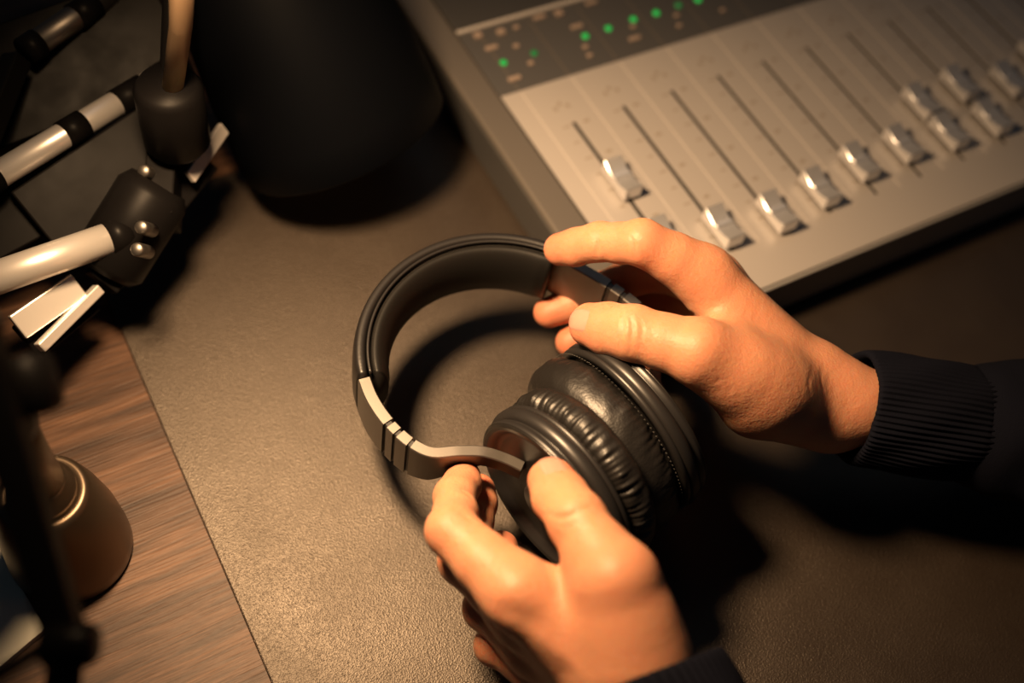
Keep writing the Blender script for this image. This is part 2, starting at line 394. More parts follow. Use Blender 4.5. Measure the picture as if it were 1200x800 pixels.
def band_pt(deg, r): return H(r * math.cos(math.radians(deg)), r * math.sin(math.radians(deg)))
degs = np.linspace(25.5, 154.5, 90)
path = [band_pt(d, 61) for d in degs]
frames = [(unit(band_pt(d, 61) - HC), EZ) for d in degs]
# across = outwards from the centre of the arc
secs_out, secs_in = [], []
for i, d in enumerate(degs):
    e = min(i, len(degs) - 1 - i); f_ = min(1, 0.80 + e * 0.05)
    secs_out.append([(a * f_ + 3.4, b * (0.93 + .07 * f_)) for a, b in superell(3.4, 17.0, 40, 3.2)])
    secs_in.append([(a * f_ - 3.2, b * (0.93 + .07 * f_)) for a, b in superell(3.4, 16.2, 40, 2.6, 0, 3.2)])
sweep('headband_cover', path, frames, secs_out, 'band', hp, 'smooth black leather outer cover')
sweep('headband_pad', path, frames, secs_in, 'pad', hp, 'padded inner side')
for zz in (16.4, -16.4):
    tube('piping', [band_pt(d, 61.0) + EZ * zz / 1000 for d in degs], 0.00075, 'band', hp, 8)
bm = bmesh.new()
for d in np.linspace(27, 153, 110):
    p = band_pt(d, 58.9) + EZ * 0.01605; t = unit(band_pt(d + .5, 60) - band_pt(d, 60)); s = unit(p - HC - EZ * .01605)
    vs = [bm.verts.new(tuple(p + t * a + s * b + EZ * c)) for a, b, c in ((-.0005, -.00018, 0), (.0005, -.00018, 0), (.0005, .00018, 0), (-.0005, .00018, 0), (-.0003, 0, .0003), (.0003, 0, .0003))]
    for q in ((0, 1, 5, 4), (2, 3, 4, 5), (1, 2, 5), (3, 0, 4), (3, 2, 1, 0)): bm.faces.new([vs[x] for x in q])
link_mesh('stitching', bm_mesh(bm), 'thread', hp, False, kind='stuff')
# sliders and yokes: flat metal arms, path in local mm; half-height of the arm along it
def arm(path2d, halfh, thick, n=46):
    pts = spline([(x, y, 0) for x, y in path2d], n); hh = np.interp(np.linspace(0, 1, n), np.linspace(0, 1, len(halfh)), [h for h, _ in halfh]); top = np.interp(np.linspace(0, 1, n), np.linspace(0, 1, len(halfh)), [t for _, t in halfh])
    P = [H(*p) for p in pts]; fr = []
    for i in range(n):
        d = unit(P[min(i + 1, n - 1)] - P[max(i - 1, 0)]); fr.append((unit(np.cross(d, EZ)), EZ))
    return P, fr, hh, top
def arm_part(name, P, fr, hh, top, i0, i1, mat, thick, grow=0.0, label=None):
    secs = []
    for i in range(i0, i1):
        b = hh[i] + grow
        a = thick / 2; c = .45
        sec = [(a, -b + c), (a, b - c), (a - c, b), (0, b), (-a + c, b), (-a, b - c), (-a, -b + c), (-a + c, -b), (0, -b), (a - c, -b)]
        secs.append([(x, y + top[i] - hh[i]) for x, y in sec])
    return autosmooth(sweep(name, P[i0:i1], fr[i0:i1], secs, mat, hp, label, smooth=True), 32)
LEFT = [(-58.0, 27), (-61.0, 18), (-62.6, 8), (-62.6, -2), (-61.0, -11), (-57.0, -19), (-48.0, -25), (-39.5, -31.5), (-33.5, -39), (-29.5, -46.5)]
RIGHT_P = [(56.5, 28), (60, 18), (64, 5), (67, -8), (68, -20), (65, -32), (58, -41), (51, -47), (46.5, -52), (45, -57)]
HALF = [(13.5, 14), (13.5, 14), (13, 14), (13, 14), (12.5, 14), (11, 14), (8, 14), (4.5, 13.5), (4, 12), (4, 11)]
for nm, pth in (('left', LEFT), ('right', RIGHT_P)):
    P_, fr_, hh_, tp_ = arm(pth, HALF, 5)
    arm_part('slider', P_, fr_, hh_, tp_, 0, 13, 'gunmetal', 5.6)
    arm_part('slider_collar', P_, fr_, hh_, tp_, 13, 16, 'gunmetal', 5.2)
    arm_part('slider_collar', P_, fr_, hh_, tp_, 16, 20, 'gunmetal', 5.4)
    arm_part('slider_core', P_, fr_, hh_ - .8, tp_ - .8, 8, 24, 'blackplastic', 3.6)
    arm_part('yoke', P_, fr_, hh_, tp_, 20, 46, 'gunmetal', 5.2)
# ear cups
def cup(name_center, axis_out, R, seed, stitched):
    """axis_out points from the head side to the outside; 0 is the rim of the housing"""
    rnd = random.Random(seed); c = V(name_center); a = unit(axis_out)
    o = c
    # outside dish: rim, recess and face
    lathe('cup_housing', o, a, [(-.003, R - .001), (-.0015, R), (.0008, R), (.0026, R - .0008), (.0034, R - .0024), (.0032, R - .0036), (.0040, R - .0030), (.0055, R - .0020), (.0068, R - .0020), (.0080, R - .0030), (.0084, R - .0046), (.0078, R - .0062), (.0050, R - .0080), (.0040, R - .011), (.0044, .014), (.0046, 0.0)], 'blackplastic', hp, 96)
    lathe('cup_trim_ring', o, a, [(.0072, R - .0022), (.0080, R - .0028), (.0085, R - .0042), (.0083, R - .0046), (.0076, R - .0030)], 'darkmetal', hp, 96, closed=True)
    lathe('pivot_boss', o, a, [(.004, .0105), (.0092, .0100), (.0104, .0088), (.0106, 0)], 'blackplastic', hp, 40)
    # baffle ring between housing and cushion
    lathe('baffle_ring', o, a, [(-.006, R - .004), (-.0055, R - .0012), (-.004, R - .0002), (-.0026, R - .0012), (-.0024, R - .004)], 'blackplastic', hp, 96, closed=True)
    # cushion: fat torus with gathered pleats
    N = 360; prof = []
    T = 0.024 if stitched else 0.0165; Ro = R + (.0006 if stitched else .0004); Ri = R - .0225
    for k in range(30):
        t = 2 * math.pi * k / 30
        cc, ss = math.cos(t), math.sin(t); e = 2 / (2.25 if stitched else 2.6)
        rr = (Ro + Ri) / 2 + (Ro - Ri) / 2 * math.copysign(abs(cc) ** e, cc)
        hh = -.0055 - T / 2 + T / 2 * math.copysign(abs(ss) ** e, ss)
        prof.append((hh, rr))
    fr = [rnd.uniform(0, 6.28) for _ in range(12)]
    amp = .00075 if not stitched else .00035
    def fn(j, ph, h, r):
        depth = max(0.0, 1 - abs((h + .0090) / .0085)) if r > (Ro + Ri) / 2 else 0.0
        wv = math.sin(ph * 61 + 2.1 * math.sin(ph * 7 + fr[0]) + fr[1]) * (0.55 + 0.45 * math.sin(ph * 13 + fr[2])) + .5 * math.sin(ph * 97 + fr[3] + 1.5 * math.sin(ph * 11))
        big = .0004 * math.sin(ph * 9 + fr[4]) + .0003 * math.sin(ph * 23 + fr[5] + h * 500)
        seam = -.0011 * math.exp(-((h + .0085) / .0009) ** 2) if (stitched and r > (Ro + Ri) / 2) else 0
        return h, r + amp * wv * depth + big * (0.4 + depth) + seam
    cu = lathe('ear_cushion', o, a, prof, 'cushion', hp, N, fn=fn, closed=True)
    if stitched:
        u, v = perp(a); bm = bmesh.new()
        for k in range(130):
            ph = 2 * math.pi * k / 130; rad = u * math.cos(ph) + v * math.sin(ph); tan = np.cross(a, rad)
            p = o + a * -.0085 + rad * (Ro - .0008)
            vs = [bm.verts.new(tuple(p + tan * x + a * y + rad * z)) for x, y, z in ((-.0006, -.00035, 0), (.0006, -.0001, 0), (.0006, .0003, 0), (-.0006, .0001, 0), (0, 0, .0005))]
            for q in ((0, 1, 4), (1, 2, 4), (2, 3, 4), (3, 0, 4), (3, 2, 1, 0)): bm.faces.new([vs[x] for x in q])
        st = link_mesh('seam_stitching', bm_mesh(bm), 'thread', cu, False, kind='stuff')
    # acoustic mesh in the opening
    lathe('driver_mesh', o, a, [(-.007, R - .020), (-.0065, R - .024), (-.0075, .012), (-.008, 0)], 'thread', hp, 48)
def cup_axis(yaw, tilt):
    y, t = math.radians(yaw), math.radians(tilt); return V((math.cos(y) * math.cos(t), math.sin(y) * math.cos(t), math.sin(t)))
cup(V((-.0460, -.1080, .0625)), -cup_axis(12, 0), 0.0420, 3, False)
cup(V((.0045, -.0905, .0560)), cup_axis(10, 9), 0.0445, 5, True)

# ------------------------------------------------------------------ hands: smooth blended volumes, meshed as one skin each
def smin(a, b, k):
    h = np.clip(0.5 + 0.5 * (b - a) / k, 0, 1); return b + (a - b) * h - k * h * (1 - h)
def cone(P, a, b, r1, r2):
    a = V(a); b = V(b); ba = b - a; L = max(ba @ ba, 1e-9)
    q = P - a; t = np.clip(q @ ba / L, 0, 1)
    q -= t[:, None] * ba
    return np.sqrt(np.einsum('ij,ij->i', q, q)) - (r1 + (r2 - r1) * t)
def surface_nets(vals, org, h):
    s = vals < 0; nx, ny, nz = vals.shape
    cnt = np.zeros((nx - 1, ny - 1, nz - 1), np.int8)
    offs = [(i, j, k) for i in (0, 1) for j in (0, 1) for k in (0, 1)]
    for i, j, k in offs: cnt += s[i:nx - 1 + i, j:ny - 1 + j, k:nz - 1 + k]
    act = (cnt > 0) & (cnt < 8); idx = np.argwhere(act); vid = np.full(act.shape, -1, np.int64); vid[act] = np.arange(len(idx))
    pos = np.zeros((len(idx), 3)); num = np.zeros(len(idx))
    g = lambda o: vals[idx[:, 0] + o[0], idx[:, 1] + o[1], idx[:, 2] + o[2]]
    for o in offs:
        for ax in range(3):
            if o[ax]: continue
            o2 = list(o); o2[ax] = 1; a = g(o); b = g(o2); cr = (a < 0) != (b < 0)
            t = np.where(cr, a / np.where(cr, a - b, 1), 0)
            q = np.tile(np.array(o, float), (len(idx), 1)); q[:, ax] += t
            pos[cr] += q[cr]; num[cr] += 1
    verts = (idx + pos / num[:, None]) * h + org
    faces = []
    for ax in range(3):
        b_, c_ = (ax + 1) % 3, (ax + 2) % 3
        lo = [slice(1, None)] * 3; lo[ax] = slice(0, -1); s0 = s[tuple(lo)]
        hi = [slice(1, None)] * 3; hi[ax] = slice(1, None); s1 = s[tuple(hi)]
        e = np.argwhere(s0 != s1); flip = s0[tuple(e.T)]
        e[:, b_] += 1; e[:, c_] += 1
        def cell(db, dc):
            q = e.copy(); q[:, b_] += db; q[:, c_] += dc
            ok = np.all((q >= 0) & (q < np.array(vid.shape)), axis=1); r = np.full(len(q), -1); r[ok] = vid[tuple(q[ok].T)]; return r
        quad = np.stack([cell(-1, -1), cell(0, -1), cell(0, 0), cell(-1, 0)], 1)
        quad[~flip] = quad[~flip][:, ::-1]
        faces.append(quad[(quad >= 0).all(1)])
    return verts, np.concatenate(faces)
def mesh_field(fn, lo, hi, h):
    lo = V(lo); hi = V(hi); C4 = 4
    n = (np.ceil((hi - lo) / (h * C4)).astype(int) + 1)
    ax = [lo[i] + np.arange(n[i]) * h * C4 for i in range(3)]
    Pc = np.stack(np.meshgrid(*ax, indexing='ij'), -1).reshape(-1, 3); dc = fn(Pc).reshape(n)
    near = np.abs(dc) < h * C4 * 2.0
    big = np.repeat(np.repeat(np.repeat(near, C4, 0), C4, 1), C4, 2); val = np.repeat(np.repeat(np.repeat(dc, C4, 0), C4, 1), C4, 2)
    # cell (i) of the repeat covers fine points i*C4 .. i*C4+3, recentre by half a coarse cell
    idx = np.argwhere(big); P = lo + idx * h
    val[big] = fn(P)
    v, f = surface_nets(val, lo, h)
    for _ in range(2):
        d = fn(v); g = np.stack([fn(v + np.eye(3)[i] * 4e-4) - fn(v - np.eye(3)[i] * 4e-4) for i in range(3)], 1); g /= np.linalg.norm(g, axis=1)[:, None] + 1e-9
        v = v - g * d[:, None] * 0.9
    return v, f, g

FR = {'index': (12.2, 11.3, 10.2, 9.0, 8.6, 8.4, 7.0), 'middle': (11.2, 10.2, 10.2, 9.2, 8.8, 8.6, 7.1), 'ring': (10.8, 9.6, 9.6, 8.7, 8.3, 8.1, 6.8), 'little': (9.8, 8.4, 8.4, 7.6, 7.3, 7.1, 6.0)}
class Hand:
    def __init__(s, J, nail_n, palm_pad=7.0, wrist_w=9.0, wrist_r=16.0, thumb_r=(17, 16, 14.5, 12.0, 12.0, 11.0, 9.2), fr=1.0, extra=(), web=((.30, .30, 10), (.55, .52, 8.5), (.78, .75, 7.0)), tk=.013):
        s.tk = tk
        s.W = at(*J['wrist'][:2], J['wrist'][2] / 1000); s.E = at(*J['elbow'][:2], J['elbow'][2] / 1000)
        s.J = {k: [at(a, b, c / 1000) for a, b, c in J[k]] for k in ('thumb', 'index', 'middle', 'ring', 'little')}
        names = ('index', 'middle', 'ring', 'little'); s.names = names
        out = sum(unit(unit(s.J[k][1] - s.J[k][0]) - unit(s.J[k][2] - s.J[k][1])) for k in ('index', 'middle'))
        n = unit(np.cross(s.J['index'][0] - s.W, s.J['little'][0] - s.W)); s.dor = n * (1 if n @ out > 0 else -1)
        s.lat = unit(s.J['little'][0] - s.J['index'][0])
        pal, fin = [], {}
        mm = 1e-3
        # metacarpals and palm
        k4 = {'index': -1.0, 'middle': -0.35, 'ring': 0.3, 'little': 0.9}
        for k in names:
            m = s.J[k][0]; c = s.W + (s.J['middle'][0] - s.W) * 0.12 + s.lat * k4[k] * 11 * mm
            pal.append((c, m, 12.5 * mm, FR[k][0] * mm))
            pal.append((c - s.dor * palm_pad * mm, m + (c - m) * .12 - s.dor * (palm_pad - 1) * mm, 12 * mm, 9.5 * mm))
        for a, b in zip(names[:-1], names[1:]):
            p = s.J[a][0] + (s.J[a][1] - s.J[a][0]) * .18; q = s.J[b][0] + (s.J[b][1] - s.J[b][0]) * .18
            pal.append((p - s.dor * 2 * mm, q - s.dor * 2 * mm, 7.8 * mm, 7.8 * mm))
        # wrist and forearm
        u = s.lat - unit(s.W - s.E) * (s.lat @ unit(s.W - s.E)); u = unit(u); s.fu = u
        for sg in (-1, 1):
            pal.append((s.W + u * sg * wrist_w * mm, s.W + (s.E - s.W) * 0.22 + u * sg * wrist_w * mm, wrist_r * mm, (wrist_r - .5) * mm))
            pal.append((s.W + u * sg * wrist_w * mm, s.W + (s.J['middle'][0] - s.W) * .22 + u * sg * (wrist_w + 1) * mm, wrist_r * mm, (wrist_r - 3) * mm))
        # thenar and web of the thumb
        t = s.J['thumb']
        pal.append((s.W + (t[0] - s.W) * .3, t[0] + (t[1] - t[0]) * .1, 15 * mm, 15 * mm))
        ix = s.J['index']
        for f1, f2, r in web:
            a = t[0] + (t[1] - t[0]) * f1; b = s.W + (ix[0] - s.W) * (.30 + f2 * .62) - s.dor * 4 * mm
            pal.append((a, b, r * mm, r * mm))
        for a, b, r1, r2 in extra: pal.append((a, b, r1 * mm, r2 * mm))
        s.pal = pal
        # fingers
        for k in names:
            j = s.J[k]; R_ = [x * mm * fr for x in FR[k]]
            o1 = unit(unit(j[1] - j[0]) - unit(j[2] - j[1])); d3 = unit(j[3] - j[2]); n3 = unit(o1 - d3 * (o1 @ d3))
            lt = np.cross(d3, n3)
            m1 = (j[0] + j[1]) / 2 + o1 * .3 * mm; m2 = (j[1] + j[2]) / 2 - o1 * 1.0 * mm; pad = j[2] + (j[3] - j[2]) * .6 - n3 * 0.9 * mm
            ch = [(j[0], m1, R_[0], R_[1]), (m1, j[1], R_[1], R_[2]), (j[1], m2, R_[2], R_[3]), (m2, j[2], R_[3], R_[4])]
            for sg in (-1, 1):
                q = lt * sg * 1.3 * mm
                ch += [(j[2] + q, pad + q, R_[4] - 1.1 * mm, R_[5] - 1.0 * mm), (pad + q, j[3] + q * .6, R_[5] - 1.0 * mm, R_[6] - .5 * mm)]
            ch.append((j[2], j[3], R_[4] - .4 * mm, R_[6] - .3 * mm))
            fin[k] = ch
        R_ = [x * mm for x in thumb_r]; d3 = unit(t[3] - t[2]); s.nn = unit(V(nail_n) - d3 * (V(nail_n) @ d3)); lt = np.cross(d3, s.nn); s.nl = lt; s.nd = d3
        m0 = (t[0] + t[1]) / 2; m1 = (t[1] + t[2]) / 2; pad = t[2] + (t[3] - t[2]) * .62 - s.nn * 1.6 * mm
        ch = [(t[0], m0, R_[0], R_[1]), (m0, t[1], R_[1], R_[2]), (t[1], m1, R_[2], R_[3]), (m1, t[2], R_[3], R_[4])]
        for sg in (-1, 1):
            q = lt * sg * 2.2 * mm
            ch += [(t[2] + q * .6, pad + q, R_[4] - 1.4 * mm, R_[5] - 1.8 * mm), (pad + q, t[3] + q * .8 , R_[5] - 1.8 * mm, R_[6] - 1.4 * mm)]
        ch.append((t[2], t[3], R_[4] - 1.2 * mm, R_[6] - 1.2 * mm))
        fin['thumb'] = ch
        s.fin = fin
    def f(s, P):
        d = None
        for c in s.pal:
            e = cone(P, *c); d = e if d is None else smin(d, e, .009)
        out = d
        for k, ch in s.fin.items():
            e = None
            for c in ch:
                g = cone(P, *c); e = g if e is None else smin(e, g, .0025)
            out = np.minimum(out, smin(d, e, s.tk if k == 'thumb' else .007))
        return out
    def trace(s, P, D, n=60):
        P = np.array(P, float); D = np.array(D, float); D /= np.linalg.norm(D, axis=1)[:, None]; T = np.zeros(len(P))
        for _ in range(n): T += np.clip(s.f(P + D * T[:, None]), -.004, .02) * .9
        return P + D * T[:, None]
    def pix(s, pts):
        pts = np.array(pts, float); D = np.array([ray(*p) for p in pts]); return s.trace(CAM + D * .30, D)
    def build(s, name, parent, creases=(), bumps=(), h=.0011):
        allp = np.array([p for v in s.J.values() for p in v] + [s.W, s.W + (s.E - s.W) * .22])
        lo = allp.min(0) - .028; hi = allp.max(0) + .028
        v, f, g = mesh_field(s.f, lo, hi, h)
        disp = np.zeros(len(v))
        for pts, amp, wd in creases:
            q = s.pix(pts)
            q = np.array(spline(q, 24)); L = len(q)
            dd = np.sqrt(((v[:, None] - q[None]) ** 2).sum(2)) if len(v) * L < 6e6 else np.stack([np.sqrt(((v - p) ** 2).sum(1)) for p in q], 1)
            i = dd.argmin(1); m = dd.min(1); fade = np.clip(np.minimum(i, L - 1 - i) / (L * .3), .25, 1)
            disp -= amp * 1e-3 * fade * np.exp(-(m / (wd * 1e-3)) ** 2) - amp * .18e-3 * fade * np.exp(-((m - 2.2 * wd * 1e-3) / (wd * 1.1e-3)) ** 2)
        for (px, py), amp, wd in bumps:
            q = s.pix([(px, py)])[0]; disp += amp * 1e-3 * np.exp(-((v - q) ** 2).sum(1) / (wd * 1e-3) ** 2)
        v = v + g * disp[:, None]
        fl = np.zeros(len(v))
        for k, j in s.J.items():
            fl = np.maximum(fl, .75 * np.exp(-((v - j[3]) ** 2).sum(1) / .012 ** 2))
            fl = np.maximum(fl, .35 * np.exp(-((v - j[1]) ** 2).sum(1) / .011 ** 2))
        me = bpy.data.meshes.new(name); me.from_pydata(v.tolist(), [], f.tolist()); me.update()
        a = me.attributes.new('flush', 'FLOAT', 'POINT'); a.data.foreach_set('value', fl.astype(np.float32))
        o = link_mesh(name, me, 'skin', parent)
        return o
    def nail(s, parent, joint, dirn, nrm, lat, L, Wd, back):
        """curved plate whose sides and root dip under the skin"""
        nu, nv = 15, 17; P, D, off = [], [], []
        for i in range(nu):
            for j in range(nv):
                a = i / (nu - 1); b = -1 + 2 * j / (nv - 1)
                x = back + L * (a if abs(b) < 1e-9 else a) ; rnd = (1 - .16 * b * b) if a > .5 else 1 - .0 * b
                xx = back + L * (a * (1 - .22 * b * b * a) + .12 * b * b * (1 - a))
                P.append(joint + dirn * xx + lat * b * Wd / 2 + nrm * .02); D.append(-nrm - lat * b * .55)
                P[-1] = P[-1] + lat * b * .55 * .009
                e = .00026 - .0010 * max(0, abs(b) - .72) / .28 - .0009 * max(0, .3 - a) / .3 + .0003 * max(0, a - .85) / .15
                off.append(e)
        Q = s.trace(P, D); Q = Q + np.array(off)[:, None] * nrm
        top = Q; bot = Q - nrm * .0005; n = len(Q)
        fs = []
        for i in range(nu - 1):
            for j in range(nv - 1):
                q = (i * nv + j, (i + 1) * nv + j, (i + 1) * nv + j + 1, i * nv + j + 1); fs.append(q); fs.append(tuple(x + n for x in q[::-1]))
        bd = [j for j in range(nv)] + [i * nv + nv - 1 for i in range(1, nu)] + [(nu - 1) * nv + j for j in range(nv - 2, -1, -1)] + [i * nv for i in range(nu - 2, 0, -1)]
        for k in range(len(bd)):
            a, b = bd[k], bd[(k + 1) % len(bd)]; fs.append((a, b, b + n, a + n))
        me = pydata(np.concatenate([top, bot]), fs); bm = bmesh.new(); bm.from_mesh(me); bpy.data.meshes.remove(me)
        return link_mesh('fingernail', bm_mesh(bm), 'nail', parent)

RH = {'wrist': (985, 474, 66), 'elbow': (1420, 540, 60),
      'thumb': [(900, 455, 90), (818, 412, 108), (742, 390, 105), (690, 380, 94)],
      'index': [(826, 322, 104), (752, 284, 116), (703, 283, 104), (656, 292, 86)],
      'middle': [(838, 326, 86), (755, 318, 70), (700, 340, 48), (643, 366, 38)],
      'ring': [(846, 338, 69), (775, 352, 50), (715, 380, 36), (668, 401, 30)],
      'little': [(852, 356, 54), (795, 385, 42), (760, 408, 34), (730, 425, 28)]}
LH = {'wrist': (744, 835, 78), 'elbow': (960, 1320, 66),
      'thumb': [(750, 770, 98), (722, 676, 118), (676, 608, 114), (646, 562, 103)],
      'index': [(606, 696, 98), (530, 622, 92), (533, 582, 72), (543, 559, 58)],
      'middle': [(616, 724, 80), (543, 656, 66), (554, 612, 48), (561, 575, 40)],
      'ring': [(626, 754, 62), (570, 712, 50), (580, 668, 36), (588, 641, 28)],
      'little': [(638, 786, 48), (580, 756, 40), (600, 722, 28), (614, 700, 23)]}
person = empty('person', tuple(at(1150, 620, 0.0)), 'person in a dark navy ribbed-cuff sweater holding headphones with both hands', 'person')
rh = Hand(RH, -FWD + UP * .12 - RIGHT * .05, extra=[(at(885, 470, .080), at(970, 486, .063), 16, 17)])
ro = rh.build('right_hand', person,
    creases=[([(728, 366), (731, 382), (727, 408)], .55, .9), ([(736, 366), (741, 384), (738, 412)], .7, 1.0), ([(746, 368), (752, 384), (750, 408)], .45, .9),
             ([(699, 280), (701, 290), (699, 300)], .5, 1.1), ([(740, 276), (743, 288), (746, 302)], .5, 1.0),
             ([(800, 452), (822, 456), (842, 446)], .6, 1.1), ([(806, 462), (830, 466), (856, 456)], .6, 1.1), ([(815, 472), (840, 476), (866, 466)], .5, 1.1),
             ([(954, 424), (948, 446), (950, 468)], .2, 1.0), ([(968, 424), (962, 448), (966, 478)], .22, 1.0),
             ([(798, 372), (812, 368), (826, 352)], .7, 1.3)],
    bumps=[((815, 405), 1.2, 11), ((905, 430), 1.0, 12), ((960, 480), .9, 12)])
rh.nail(ro, rh.J['thumb'][3], rh.nd, rh.nn, rh.nl, .0140, .0160, -.0072)
lh = Hand(LH, -FWD + RIGHT * .30 + UP * .10, thumb_r=(16, 14.0, 12.4, 11.0, 11.0, 10.6, 9.0), web=((.25, .25, 10), (.45, .42, 8.0)), tk=.014, extra=[(at(724, 690, .114), at(740, 778, .102), 13.5, 16)])
lo_ = lh.build('left_hand', person,
    creases=[([(640, 602), (662, 606), (690, 594)], .8, 1.1), ([(648, 612), (668, 615), (694, 603)], .4, 1.0),
             ([(538, 575), (548, 578), (552, 583)], .6, 1.0), ([(536, 600), (548, 606), (556, 612)], .7, 1.0), ([(576, 706), (604, 718), (648, 744)], .8, 4.0), ([(612, 726), (650, 760), (690, 800)], -.5, 3.0)],
    bumps=[((722, 672), 1.0, 11), ((605, 690), .9, 10), ((512, 616), .8, 7)])
lh.nail(lo_, lh.J['thumb'][3], lh.nd, lh.nn, lh.nl, .0150, .0160, -.0092)

# sleeves: ribbed cuff and plain knit sleeve round each forearm
def sleeve(side, hd, t0, tc, t1, r0, squash=0.92):
    A = hd.W + (hd.E - hd.W) * t0; d = unit(hd.E - hd.W); Lc = np.linalg.norm(hd.E - hd.W)
    u = hd.fu; v = np.cross(d, u)
    root = None
    def ring_mesh(prof, n, fn):
        vs, fs = [], []
        for j, (h, r) in enumerate(prof):
            for k in range(n):
                ph = 2 * math.pi * k / n; hh, rr = fn(j, ph, h, r)
                vs.append(A + d * hh + (u * math.cos(ph) + v * math.sin(ph) * squash) * rr)
        for j in range(len(prof) - 1):
            for k in range(n):
                k2 = (k + 1) % n; fs.append((j * n + k, j * n + k2, (j + 1) * n + k2, (j + 1) * n + k))
        me = pydata(vs, fs); bm = bmesh.new(); bm.from_mesh(me); bpy.data.meshes.remove(me); return bm_mesh(bm)
    cl = (tc - t0) * Lc; sl = (t1 - t0) * Lc
    # sleeve body with soft folds
    prof = [(cl - .004, r0 + .0005), (cl, r0 + .0022)]
    for k in range(1, 40):
        a = k / 39; prof.append((cl + a * (sl - cl), r0 + .003 + .007 * min(1, a * 3) + .012 * a))
    def fs_(j, ph, h, r):
        a = min(1, max(0, (h - cl) / .03)); return h, r + a * (.0016 * math.sin(h * 210 + 2 * math.sin(ph * 2)) + .0012 * math.sin(ph * 5 + h * 60))
    body = link_mesh(side + '_sleeve', ring_mesh(prof, 96, fs_), 'knit', person)
    cp = [(.006, r0 - .0040), (.0015, r0 - .0036), (-.0004, r0 - .0022), (0.0, r0 - .0006), (.0015, r0), (.004, r0 + .0003)] + [(.004 + k / 10 * (cl - .005), r0 + .0003 + .0012 * math.sin(k / 10 * 3.1)) for k in range(1, 11)] + [(cl + .001, r0 - .002)]
    def fc(j, ph, h, r): return h + .0006 * math.sin(ph * 3), r + .00055 * math.cos(ph * 64) * (1 if j > 2 else .3) + .0005 * math.sin(ph * 7 + h * 150)
    link_mesh('cuff', ring_mesh(cp, 512, fc), 'knit', body)
sleeve('right', rh, .035, .34, 1.15, .0285)
sleeve('left', lh, -.055, .26, 1.0, .0400, 1.0)

# ------------------------------------------------------------------ desk lamp
LAX = unit((0.22, -0.48, -0.85)); RIM = at(402, 157, 0.036); RR = 0.0580; SK = RR / .0385
lamp = empty('desk_lamp', tuple(at(84, 642, 0)), 'black cone-shaded desk lamp on a bell-shaped bronze base', 'desk lamp')
sp = [(0, RR), (-.012, RR - .0005), (-.030, RR - .0022), (-.052, RR - .0065), (-.072, RR - .0125), (-.088, RR - .0200), (-.094, RR - .0245), (-.0955, .0090), (-.112, .0085), (-.114, .0070), (-.1145, 0.0)]
inner = [(-.093, 0.0), (-.0925, .012), (-.0865, RR - .0213), (-.071, RR - .0138), (-.0515, RR - .0078), (-.030, RR - .0034), (-.012, RR - .0016), (-.0002, RR - .0011)]
sp = [(h * SK, (r - RR if r > .0095 else r - .0385 * 0) + (RR if r > .0095 else 0)) for h, r in sp]; inner = [(h * SK, r) for h, r in inner]
sho = lathe('lamp_shade', RIM, LAX, sp[::-1] + [(.0007, RR - .0005), (-.0002, RR - .0010)], 'shade', lamp, 96)
bmx = bmesh.new(); bmx.from_mesh(sho.data)
bmx.faces.ensure_lookup_table()
big = [f for f in bmx.faces if len(f.verts) > 10]
bmesh.ops.delete(bmx, geom=big, context='FACES_ONLY'); bmx.to_mesh(sho.data); bmx.free()
rf = lathe('reflector', RIM, LAX, inner, 'reflector', sho, 96)
bmx = bmesh.new(); bmx.from_mesh(rf.data); big = [f for f in bmx.faces if len(f.verts) > 10]
bmesh.ops.delete(bmx, geom=big, context='FACES_ONLY'); bmx.to_mesh(rf.data); bmx.free()
BL = RIM - LAX * .030
bprof = [(.016 * -math.cos(t), .016 * math.sin(t)) for t in np.linspace(0, math.pi * .84, 16)]
lathe('bulb', BL, -LAX, bprof + [(.022, .0075), (.028, .0070)], 'bulb', lamp, 32)
lathe('bulb_socket', BL, -LAX, [(.0275, .009), (.050, .0095), (.0625, .009)], 'blackplastic', lamp, 32)
# base, stem and arm
BASE = at(84, 642, 0.0) - V((0, 0, .002))
lathe('base', BASE, (0, 0, 1), [(0, .0258), (.003, .0267), (.010, .0265), (.028, .0250), (.046, .0218), (.058, .0186), (.0605, .0172), (.0612, .0150), (.0600, .0140), (.0600, 0)], 'bronze', lamp, 80)
lathe('base_collar', BASE + V((0, 0, .060)), (0, 0, 1), [(0, .0138), (.004, .0136), (.006, .0120), (.010, .0112), (.012, .0100), (.0125, 0)], 'bronze', lamp, 64)
stop = BASE + V((0, 0, .115)); lathe('stem', BASE + V((0, 0, .066)), (0, 0, 1), [(0, .0105), (.03, .0098), (.050, .0098), (.052, .008)], 'bronze', lamp, 48)
HEAD = RIM - LAX * .114 * SK; J1 = at(200, 120, .110); J2 = stop + V((0, 0, .030))
lathe('lamp_joint', J1 - V((0, 0, .012)), (0, 0, 1), [(-.016, .0), (-.016, .013), (-.012, .0155), (.020, .0155), (.024, .013), (.024, 0)], 'armblack', lamp, 40)
tube('shade_neck', spline([J1, J1 * .5 + HEAD * .5 + V((0, 0, .010)), HEAD], 14), .0055, 'armblack', lamp)
tube('upper_arm', [J1, at(212, 30, .16), at(214, -60, .22)], .0048, 'brass', lamp)
tube('rear_arm', spline([at(214, -60, .22), at(80, -140, .25), at(-130, 60, .21), at(-110, 330, .16), J2], 30), .0050, 'armblack', lamp)
lathe('stem_joint', stop + V((0, 0, .0)), (0, 0, 1), [(0, .0105), (.010, .0120), (.034, .0120), (.038, .009), (.038, 0)], 'armblack', lamp, 32)

